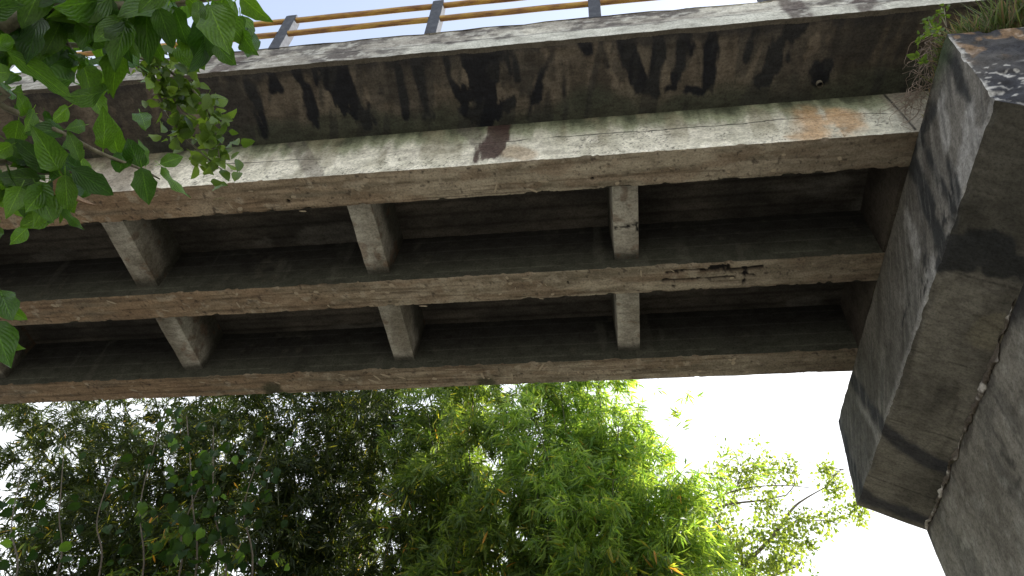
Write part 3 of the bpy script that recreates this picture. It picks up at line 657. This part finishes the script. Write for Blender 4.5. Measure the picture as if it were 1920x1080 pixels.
big = [  # stalk pixel, tip pixel, distance, roll, mesh
 (193, 278, 205, 217, 2.2, .5, 0), (222, 290, 205, 222, 2.25, -.2, 1), (228, 292, 252, 292, 2.3, .6, 2), (262, 315, 240, 262, 2.24, .2, 3), (300, 308, 345, 292, 2.15, .1, 5), (272, 312, 272, 262, 2.25, .8, 4),
 (303, 312, 347, 376, 2.1, .9, 6), (266, 314, 278, 384, 2.1, .1, 2), (232, 288, 224, 320, 2.25, .1, 1), (150, 302, 132, 246, 2.15, .5, 0), (135, 316, 213, 366, 2.1, .2, 3), (122, 326, 128, 402, 2.1, .0, 4),
 (118, 392, 152, 434, 2.1, .9, 6), (110, 320, 70, 246, 2.15, .2, 5), (100, 322, 25, 262, 2.2, -.3, 2), (48, 214, 42, 182, 2.2, .9, 1), (62, 205, 52, 248, 2.2, -.7, 3), (84, 207, 96, 236, 2.25, .4, 0),
 (28, 196, 50, 215, 2.3, .6, 2), (10, 262, 60, 300, 2.25, .3, 1), (90, 345, 50, 395, 2.2, .2, 4), (70, 350, 95, 412, 2.2, .3, 0), (40, 350, 15, 400, 2.2, .2, 5), (105, 348, 70, 420, 2.25, -.4, 3), (150, 318, 110, 290, 2.2, .6, 6),
 (238, 40, 208, 118, 2.2, .3, 5), (232, 44, 250, 108, 2.2, .8, 2), (296, 12, 325, 92, 2.15, .0, 0), (325, 10, 352, 92, 2.2, .3, 3), (372, 2, 374, 52, 2.1, .1, 1), (395, 22, 372, 128, 2.15, .15, 4), (392, 8, 428, 96, 2.1, -.1, 2),
 (400, 4, 462, 84, 2.2, .2, 0), (405, 84, 437, 116, 2.15, .2, 6), (452, 60, 474, 102, 2.2, 1.0, 3), (450, -8, 499, 40, 2.1, .2, 5), (455, 30, 448, 70, 2.25, .6, 1), (345, 60, 380, 122, 2.25, .1, 6), (180, 20, 150, 90, 2.3, .1, 1),
 (260, 10, 280, 82, 2.3, .3, 6), (205, 12, 175, 60, 2.3, -.2, 3), (330, 2, 300, 60, 2.3, .2, 4), (350, -6, 395, 40, 2.2, .5, 2), (420, -10, 400, 45, 2.3, .2, 0), (280, 60, 300, 110, 2.35, .3, 2), (225, 110, 200, 170, 2.4, .1, 0), (245, 60, 232, 96, 2.3, .9, 1),
 (0, 545, 22, 598, 2.3, .2, 3), (-15, 560, 48, 600, 2.3, .4, 6), (-12, 600, 14, 680, 2.3, .3, 5), (8, 640, 46, 655, 2.3, .8, 1)]
for (u0, v0, u1, v1, d, ro, m) in big:
    a = rp(u0, v0, d); b = rp(u1, v1, d-.04+R2.uniform(-.06, .06)); put_leaf(BIG[m+7*R2.randrange(2)], a, b, tree, roll=ro+R2.uniform(-.25, .25))
branch([(-2.9, .9, 1.2), rp(-90, 520, 2.45), rp(-30, 545, 2.35), rp(5, 560, 2.3)], .008, .003, n=10)
branch([rp(-90, 520, 2.45), rp(-40, 590, 2.35), rp(-5, 640, 2.3), rp(14, 645, 2.3)], .006, .002, n=10)
# filling leaves along the branches
def fill(curve_pts, n, spread, lo=.10, hi=.19, tlo=.35):
    for i in range(n):
        q = Vector(curve_pts[int((tlo+(1-tlo)*R2.random())*(len(curve_pts)-1))])
        a = q+Vector((R2.gauss(0, spread), R2.gauss(0, spread), R2.gauss(0, spread)))
        L = R2.uniform(lo, hi); b = a+Vector((R2.gauss(.1, .5), R2.gauss(0, .5), R2.gauss(-.75, .4))).normalized()*L
        put_leaf(BIG[R2.randrange(14)], a, b, tree, roll=R2.gauss(0, .5))
fill(b2[:24], 66, .06, .08, .17, .05); fill(b5, 46, .07, .08, .16, .1); fill(b6, 44, .08, .09, .18, .2); fill(b3, 22, .05, .06, .12); fill(b4, 30, .05, .05, .11); fill(b1[:16], 12, .04, .05, .10); fill(b7, 14, .05, .07, .12, .1)
dl = put_leaf(DRYM, rp(118, 330, 2.15), rp(130, 392, 2.15), tree, roll=1.1)
dl['label'] = 'dry curled striped brown leaf'

# ---- small-leaved hanging shrub shoots
vine = tag(empty('hanging_shrub', tuple(rp(210, -60, 3.0))), 'thin shoots with small light green leaves dangling in front of the overhang at upper left', 'shrub')
D = 2.9
v1 = branch([rp(200, -60, D+.1), rp(225, 60, D), rp(245, 105, D), rp(285, 155, D), rp(322, 225, D), rp(365, 275, D), rp(420, 322, D)], .009, .002, vine, 26, 'stem')
v2 = branch([rp(245, 20, D), rp(280, 100, D), rp(340, 150, D), rp(375, 185, D-.05), rp(400, 235, D-.05), rp(412, 300, D-.05)], .007, .002, vine, 24, 'stem')
v3 = branch([rp(245, 105, D), rp(290, 120, D), rp(315, 165, D), rp(335, 200, D), rp(372, 230, D)], .005, .0015, vine, 18, 'stem')
v4 = branch([rp(322, 225, D), rp(352, 250, D+.03), rp(385, 262, D+.03), rp(415, 262, D)], .004, .0015, vine, 12, 'stem')
for cv, n in ((v2[6:], 92), (v3[3:], 50), (v1[11:], 50), (v4, 34)):
    for i in range(n):
        q = Vector(cv[R2.randrange(len(cv))]); a = q+Vector((R2.gauss(0, .035), R2.gauss(0, .05), R2.gauss(0, .03)))
        L = R2.uniform(.035, .07); b = a+Vector((R2.gauss(.5, .5), R2.gauss(0, .5), R2.gauss(-.45, .5))).normalized()*L
        put_leaf(SML[R2.randrange(5)], a, b, vine, roll=R2.gauss(0, .8))

# ------------------------------------------------------------------ leaf clouds (numpy)
def leaf_cloud(name, P, Dr, L, W, col, parent, mat, stuff=True, fold=.12):
    """one rhombic folded leaf per row: P base, Dr unit direction"""
    n = len(P); r = RNG.normal(size=(n, 3)); s = np.cross(Dr, r); s /= np.linalg.norm(s, axis=1)[:, None]+1e-9
    u = np.cross(s, Dr); L = L[:, None]; W = W[:, None]
    mid = P+Dr*L*.42
    A = P; B = mid+s*W*.5+u*W*fold; Cc = P+Dr*L-np.array([0, 0, 1.])*L*.08; Dd = mid-s*W*.5+u*W*fold
    V = np.stack([A, B, Cc, Dd], 1).reshape(-1, 3); i = np.arange(n)*4
    F = np.concatenate([np.stack([i, i+1, i+2], 1), np.stack([i, i+2, i+3], 1)])
    o = link(name, mesh_np(name, V, F, mat, np.repeat(col, 4, 0), smooth=False), parent)
    if stuff: o['kind'] = 'stuff'
    return o
def nrm(a): return a/(np.linalg.norm(a, axis=-1, keepdims=True)+1e-9)

BAMB_LEAF = []
for s in range(4):
    BAMB_LEAF.append(leaf_mesh('leaf', M_BAMBOO, 1, .13, 4, .1+.08*s, .3, .004, 200+s, tip=.7))
for me in BAMB_LEAF:
    pass
def bamboo_cols(n, bright):
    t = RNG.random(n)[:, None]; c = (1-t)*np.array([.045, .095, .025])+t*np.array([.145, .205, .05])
    c = c*bright  # sun and shade put into the leaf colour: sunlit clump lightened, shaded ones darkened
    y = RNG.random(n); c[y < .003] = (.42, .24, .05); c[(y > .003) & (y < .03)] = (.25, .25, .05); c[(y > .95)] *= .6
    return c
def bamboo_clump(base, tips, label, nsprig, density=1., spread=.9, bright=1., fronts=260, shoots=()):
    cl = tag(empty('bamboo_clump', base), label, 'bamboo')
    rr = random.Random(int(abs(base[0]*97)))
    Ps, Ds = [], []; twl = []
    for tp in tips:
        b = np.array(base)+np.array([rr.gauss(0, .55), rr.gauss(0, .5), 0]); tp = np.array(tp, float)
        mid = b*.45+tp*.55; mid[2] = b[2]+(tp[2]-b[2])*.72; mid[:2] = b[:2]+(tp[:2]-b[:2])*.36
        cv = curve([b, b*.8+mid*.2+np.array([0, 0, .6]), mid, tp], 34)
        tubes('culm', [(cv, [(.045*(1-i/34)**.8+.006)*(1.22 if i % 2 else 1) for i in range(34)])], M_CULM, cl, 7)
        cv = np.array(cv); H = tp[2]-b[2]
        for i in range(7, 34):
            nb = 3 if i < 20 else 4
            for k in range(nb):
                p = cv[i]+(cv[min(i+1, 33)]-cv[i])*rr.random()
                a = rr.uniform(0, 2*math.pi); ln = rr.uniform(.5, 1.35)*spread*(1.1-.45*i/34)
                d = np.array([math.cos(a), math.sin(a), rr.uniform(.2, .9)]); d /= np.linalg.norm(d)
                q1 = p+d*ln*.55; q2 = q1+np.array([d[0], d[1], -.35])*ln*.5; q3 = q2+np.array([d[0]*.4, d[1]*.4, -.8])*ln*.35
                br = np.array(curve([p, q1, q2, q3], 9)); twl.append((br[::2], [.006, .005, .004, .003, .002]))
                m = int(nsprig*density)
                t = RNG.uniform(2, 8, m); j = np.minimum(t.astype(int), 7); fr_ = (t-j)[:, None]
                Ps.append(br[j]*(1-fr_)+br[j+1]*fr_+RNG.normal(size=(m, 3))*.10)
                Ds.append(nrm(br[j+1]-br[j-1])+RNG.normal(size=(m, 3))*.62+np.array([0, 0, -.25]))
    for sh_ in shoots:
        br = np.array(curve([tipat(u, v, 12.1) for u, v in sh_], 20)); twl.append((br[::2], [.006-.0004*q for q in range(10)]))
        t = RNG.uniform(3, 18.9, 7); j = t.astype(int); Ps.append(br[j]+RNG.normal(size=(7, 3))*.10); Ds.append(nrm(br[j+1]-br[j])+RNG.normal(size=(7, 3))*.6+np.array([0, 0, -.3]))
    tubes('twigs', twl, M_CULM, cl, 3)['kind'] = 'stuff'
    P = np.concatenate(Ps); Dd = nrm(np.concatenate(Ds)); k = 6
    P = np.repeat(P, k, 0)+RNG.normal(size=(len(P)*k, 3))*.035; Dd = nrm(np.repeat(Dd, k, 0)+RNG.normal(size=(len(P), 3))*.42)
    L = RNG.uniform(.15, .33, len(P)); W = L*RNG.uniform(.11, .16, len(P)); col = bamboo_cols(len(P), bright)
    # nearest leaves in view become leaves of their own
    uvp = P @ CR.T; u = 960+FOC*uvp[:, 0]/uvp[:, 2]; v = 540-FOC*uvp[:, 1]/uvp[:, 2]
    score = np.where((u > 0) & (u < 1920) & (v > 690) & (v < 1080), uvp[:, 2], 1e6); idx = np.argsort(score)[:fronts]; keep = np.ones(len(P), bool); keep[idx] = False
    leaf_cloud('foliage', P[keep], Dd[keep], L[keep], W[keep], col[keep], cl, M_BAMBOO)
    for i in idx:
        s = 9 if rr.random() < .03 else rr.randrange(9); o = put_leaf(BLM[s], P[i], P[i]+Dd[i]*L[i]*1.1, cl, face=RNG.normal(size=3))
    print(label, len(P))
    return cl
def bl_variant(s):
    me = leaf_mesh('leaf', M_BAMBOO, 1, .14, 4, .1+.05*(s % 4), .3, .004, 200+s, tip=.7)
    a = me.color_attributes.new('Col', 'FLOAT_COLOR', 'POINT'); c = bamboo_cols(1, 1.)[0] if s < 9 else np.array((.42, .22, .05))
    a.data.foreach_set('color', np.tile(np.array([c[0], c[1], c[2], 1.], np.float32), len(me.vertices))); return me
BLM = [bl_variant(s) for s in range(10)]

def tipat(u, v, y): return at(u, v, 1, y)
def tipset(pts): return [tipat(*p) for p in pts]
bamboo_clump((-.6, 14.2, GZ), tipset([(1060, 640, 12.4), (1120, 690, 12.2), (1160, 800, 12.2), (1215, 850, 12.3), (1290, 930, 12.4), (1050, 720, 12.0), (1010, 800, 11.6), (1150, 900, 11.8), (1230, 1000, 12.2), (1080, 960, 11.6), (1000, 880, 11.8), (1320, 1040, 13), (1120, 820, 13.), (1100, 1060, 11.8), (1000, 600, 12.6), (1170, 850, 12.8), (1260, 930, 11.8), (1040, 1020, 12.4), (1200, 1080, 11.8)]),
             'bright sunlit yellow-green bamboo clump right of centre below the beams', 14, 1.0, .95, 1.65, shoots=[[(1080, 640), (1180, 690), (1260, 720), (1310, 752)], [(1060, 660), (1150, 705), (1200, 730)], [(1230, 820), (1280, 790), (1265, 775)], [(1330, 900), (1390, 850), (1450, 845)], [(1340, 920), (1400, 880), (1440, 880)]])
bamboo_clump((-3.2, 14.6, GZ), tipset([(900, 660, 12.4), (960, 740, 12.), (840, 640, 12.6), (880, 820, 11.8), (930, 930, 11.8), (800, 760, 12.2), (860, 1000, 12.1), (760, 600, 13), (960, 1040, 12.2), (930, 580, 13), (880, 700, 13.4), (820, 900, 12.6), (740, 860, 12.8)]),
             'dense mid-green bamboo clump in the centre behind the bridge', 15, 1.0, .95, .95)
bamboo_clump((-6.0, 15.0, GZ), tipset([(620, 600, 13), (700, 720, 13), (560, 640, 13.2), (740, 780, 13), (660, 560, 14), (500, 720, 13), (460, 800, 13), (520, 860, 12.6), (440, 700, 13), (480, 980, 13), (640, 760, 14), (560, 900, 13.5), (700, 560, 13.2), (740, 960, 12.8), (600, 700, 12.4)]),
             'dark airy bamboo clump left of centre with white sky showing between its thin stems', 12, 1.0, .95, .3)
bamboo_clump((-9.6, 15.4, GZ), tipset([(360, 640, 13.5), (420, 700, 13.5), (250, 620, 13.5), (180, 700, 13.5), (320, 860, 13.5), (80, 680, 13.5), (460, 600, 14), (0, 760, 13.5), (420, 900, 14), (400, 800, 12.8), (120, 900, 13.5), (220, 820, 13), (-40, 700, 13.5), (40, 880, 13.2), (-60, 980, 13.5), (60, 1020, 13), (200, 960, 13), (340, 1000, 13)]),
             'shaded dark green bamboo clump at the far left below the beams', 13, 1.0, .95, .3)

# ---- leafy creeper hanging at lower left, nearer than the bamboo
cre = tag(empty('leafy_creeper', (-9.0, 11.6, GZ)), 'dark heart-leaved creeper climbing in front of the bamboo at lower left', 'creeper')
cstems = []
for (u0, v0, u1, v1) in ((360, 1120, 350, 780), (420, 1130, 400, 800), (470, 1100, 500, 820), (330, 1100, 380, 900), (260, 1120, 300, 800), (180, 1100, 220, 860), (100, 1100, 120, 840), (20, 1120, 40, 880)):
    a = at(u0, v0, 1, 11.4+R2.uniform(-.4, .4)); b = at(u1, v1, 1, 11.2+R2.uniform(-.4, .4)); g = np.array([a[0]*.98, a[1]+.3, GZ])
    cstems.append(branch([g, g*.5+a*.5+np.array([.15, 0, 0]), a, (a+b)/2+np.array([R2.uniform(-.3, .3), 0, 0]), b], .03, .008, cre, 24, 'stem', M_BARK))
for i in range(300):
    cv = cstems[R2.randrange(len(cstems)) if i > 170 else R2.randrange(4)]; q = Vector(cv[R2.randrange(9, 24)])
    a = q+Vector((R2.gauss(0, .28), R2.gauss(0, .3), R2.gauss(0, .22))); L = R2.uniform(.13, .24)
    b = a+Vector((R2.gauss(0, .4), R2.gauss(-.3, .4), R2.gauss(-.9, .3))).normalized()*L; put_leaf(CRP[R2.randrange(5)], a, b, cre, roll=R2.gauss(0, .6))

# ---- broadleaf tree beyond the bamboo at lower right
rt_ = tag(empty('tall_tree', (1.2, 16.5, GZ)), 'slender tree with bare curved limbs and light leaf clumps against white sky', 'tree')
Y = 16.
T = lambda u, v, y=Y: at(u, v, 1, y)
tr_c = branch([(1.2, 16.5, GZ-.1), (1.3, 16.4, 3), T(1330, 1230), T(1350, 1110)], .15, .075, rt_, 18, 'trunk', M_BARK)
limbs = []
def limb(px, r0, r1, n=14): c = branch([T(*p) for p in px], r0, r1, rt_, n, 'branch', M_BARK); limbs.append(c); return c
limb([(1350, 1110), (1400, 1055), (1450, 1005), (1485, 955), (1510, 935), (1545, 915)], .06, .012, 18)
limb([(1350, 1110), (1300, 1040), (1290, 1000), (1330, 960), (1370, 945), (1430, 938), (1475, 928)], .055, .016, 20)
limb([(1330, 960), (1340, 935), (1400, 915), (1470, 910), (1520, 915)], .028, .008)
limb([(1460, 985), (1500, 978), (1545, 976), (1580, 985)], .02, .006)
limb([(1475, 928), (1490, 905), (1480, 870), (1475, 850)], .014, .005)
limb([(1545, 915), (1580, 880), (1600, 900)], .01, .004)
limb([(1430, 938), (1450, 960), (1460, 985)], .014, .008)
limb([(1350, 1110), (1420, 1090), (1500, 1060)], .05, .012)
limb([(1370, 945), (1390, 890), (1400, 860)], .014, .005)
cent = [(1400, 890, .45, 300), (1440, 880, .35, 220), (1380, 920, .45, 260), (1480, 880, .25, 120), (1450, 1000, .4, 320), (1420, 1040, .5, 420), (1480, 1010, .35, 220), (1500, 985, .22, 110), (1550, 880, .22, 150), (1570, 910, .25, 160), (1600, 940, .2, 120), (1560, 960, .18, 80), (1610, 965, .14, 60), (1540, 985, .2, 110),
        (1360, 1000, .5, 360), (1380, 1060, .5, 420), (1330, 1050, .5, 380), (1440, 950, .25, 120), (1350, 880, .3, 120), (1300, 960, .4, 240), (1460, 1060, .35, 260), (1400, 1090, .5, 300), (1520, 1010, .12, 40)]
Pl = []
for (u, v, r, n) in cent:
    c0 = T(u, v, Y+R2.uniform(-.5, .5)); k = max(5, n//12)
    subs = c0+RNG.normal(size=(k, 3))*np.array([r, r*1.3, r*.75])*.75
    Pl.append(np.repeat(subs, 16, 0)+RNG.normal(size=(k*16, 3))*.10)
    for s_ in subs[::3]:
        li = min(limbs, key=lambda c: min(np.linalg.norm(np.array(c)-s_, axis=1))); arr = np.array(li); j = np.argmin(np.linalg.norm(arr-s_, axis=1))
        TW.append(([arr[j], (arr[j]+s_)/2+np.array([0, 0, .06]), s_], [.008, .005, .003]))
P = np.concatenate(Pl); Dd = nrm(RNG.normal(size=P.shape)+np.array([0, 0, -.4])); L = RNG.uniform(.07, .14, len(P)); 
t = RNG.random(len(P))[:, None]; col = (1-t)*np.array([.08, .13, .035])+t*np.array([.17, .22, .06])
tubes('twigs', TW, M_BARK, rt_, 4)['kind'] = 'stuff'
leaf_cloud('crown', P, Dd, L, L*.62, col, rt_, M_BAMBOO)

# a darker broadleaf tree lower in the same corner
dt = tag(empty('dark_tree', (3.6, 20, GZ)), 'low dark-leaved tree peeping up at the bottom edge right of the bamboo', 'tree')
tubes('trunk', [(curve([(3.6, 20, GZ-.1), (3.8, 20, 4), (3.9, 20, 9)], 10), [.2-.012*i for i in range(10)])], M_BARK, dt, 8)
P = np.array([3.3, 20, 9.2])+RNG.normal(size=(160, 3))*np.array([1.0, .8, .75]); P = np.repeat(P, 18, 0)+RNG.normal(size=(160*18, 3))*.16
L = RNG.uniform(.09, .17, len(P)); t = RNG.random(len(P))[:, None]; leaf_cloud('crown', P, nrm(RNG.normal(size=P.shape)), L, L*.6, (1-t)*np.array([.03, .06, .02])+t*np.array([.06, .10, .03]), dt, M_BAMBOO)

# ------------------------------------------------------------------ growth on the pier cap
# soil and grass
gl = []; Pg = []; Dg = []; Lg = []
n = 5200
x = RNG.uniform(3.40, 6.0, n); y = YN+np.abs(RNG.normal(0, .30, n))+.0; y = np.minimum(y, 4.15)
P = np.stack([x, y, np.full(n, zcap)], 1); Dd = nrm(np.stack([RNG.normal(0, .45, n), RNG.normal(-.22, .4, n), RNG.uniform(.5, 1.1, n)], 1))
L = RNG.uniform(.15, .75, n)*np.clip((x-3.3)*1.4, .3, 1)
t = RNG.random(n)[:, None]; col = (1-t)*np.array([.06, .11, .035])+t*np.array([.15, .19, .08]); dry = RNG.random(n) < .3; col[dry] = (.20, .16, .12)
tag(leaf_cloud('grass', P, Dd, L, np.full(n, .014), col, None, M_BAMBOO), 'uneven green and dry grass growing along the top of the pier cap', 'grass', kind='stuff')
# weeds at the corner
def weed(name, label, px0, stems, nl, ls, y=3.15, dens=.02, mat=None):
    b = at(px0[0], px0[1], 1, y); e = tag(empty(name, tuple(b)), label, 'plant')
    for k, ps in enumerate(stems):
        pts = [b]+[at(u, v, 1, y-.03*(k+1)) for u, v in ps]; c = branch(pts, .005, .002, e, 10, 'stem')
        for i in range(nl):
            q = Vector(c[3+R2.randrange(7)]) + Vector((R2.gauss(0, dens), R2.gauss(0, dens), R2.gauss(0, dens)))
            dd = Vector((R2.gauss(0, 1), R2.gauss(-.2, .7), R2.gauss(.1, .6))).normalized()*R2.uniform(*ls); put_leaf(mat or SML[R2.randrange(5)], q, q+dd, e, roll=R2.gauss(0, .7))
weed('leafy_weed', 'bright green leafy weed leaning out from the top corner of the pier cap', (1764, 62), [[(1748, 50), (1738, 44)], [(1750, 55), (1740, 36)], [(1745, 52), (1726, 70)], [(1752, 62), (1722, 78)]], 22, (.03, .06))
weed('leafy_weed', 'thin dull weed standing upright behind the corner of the pier cap', (1775, 52), [[(1772, 30), (1770, 14)], [(1765, 30), (1757, 24)]], 15, (.03, .055))
weed('leafy_weed', 'small weed with narrow pointed leaves lowest on the side of the pier cap', (1738, 125), [[(1728, 115), (1720, 106)]], 9, (.06, .09), 3.3, .01)
roots = []
for i in range(62):
    u, v = R2.choice([(1762, 62), (1755, 75), (1748, 95), (1742, 120), (1735, 145), (1720, 172), (1700, 178), (1735, 175)]); u += R2.gauss(0, 8); v += R2.gauss(0, 8)
    yy = 3.25+(v-60)*.0048; pts = [at(u, v, 1, yy)]
    for k in range(5):
        u += R2.gauss(-4, 10)*(1 if v < 150 else 1.7); v += R2.gauss(11, 7); pts.append(at(u, v, 1, min(4.12, 3.2+(v-60)*.0048+R2.gauss(0, .02))))
    roots.append((curve(pts, 16), [.0042-.0002*j for j in range(16)]))
ro = tubes('dry_roots', roots, M_ROOT, None, 4); tag(ro, 'tangle of dry brown roots and vines hanging at the joint of beam and pier cap', 'roots')
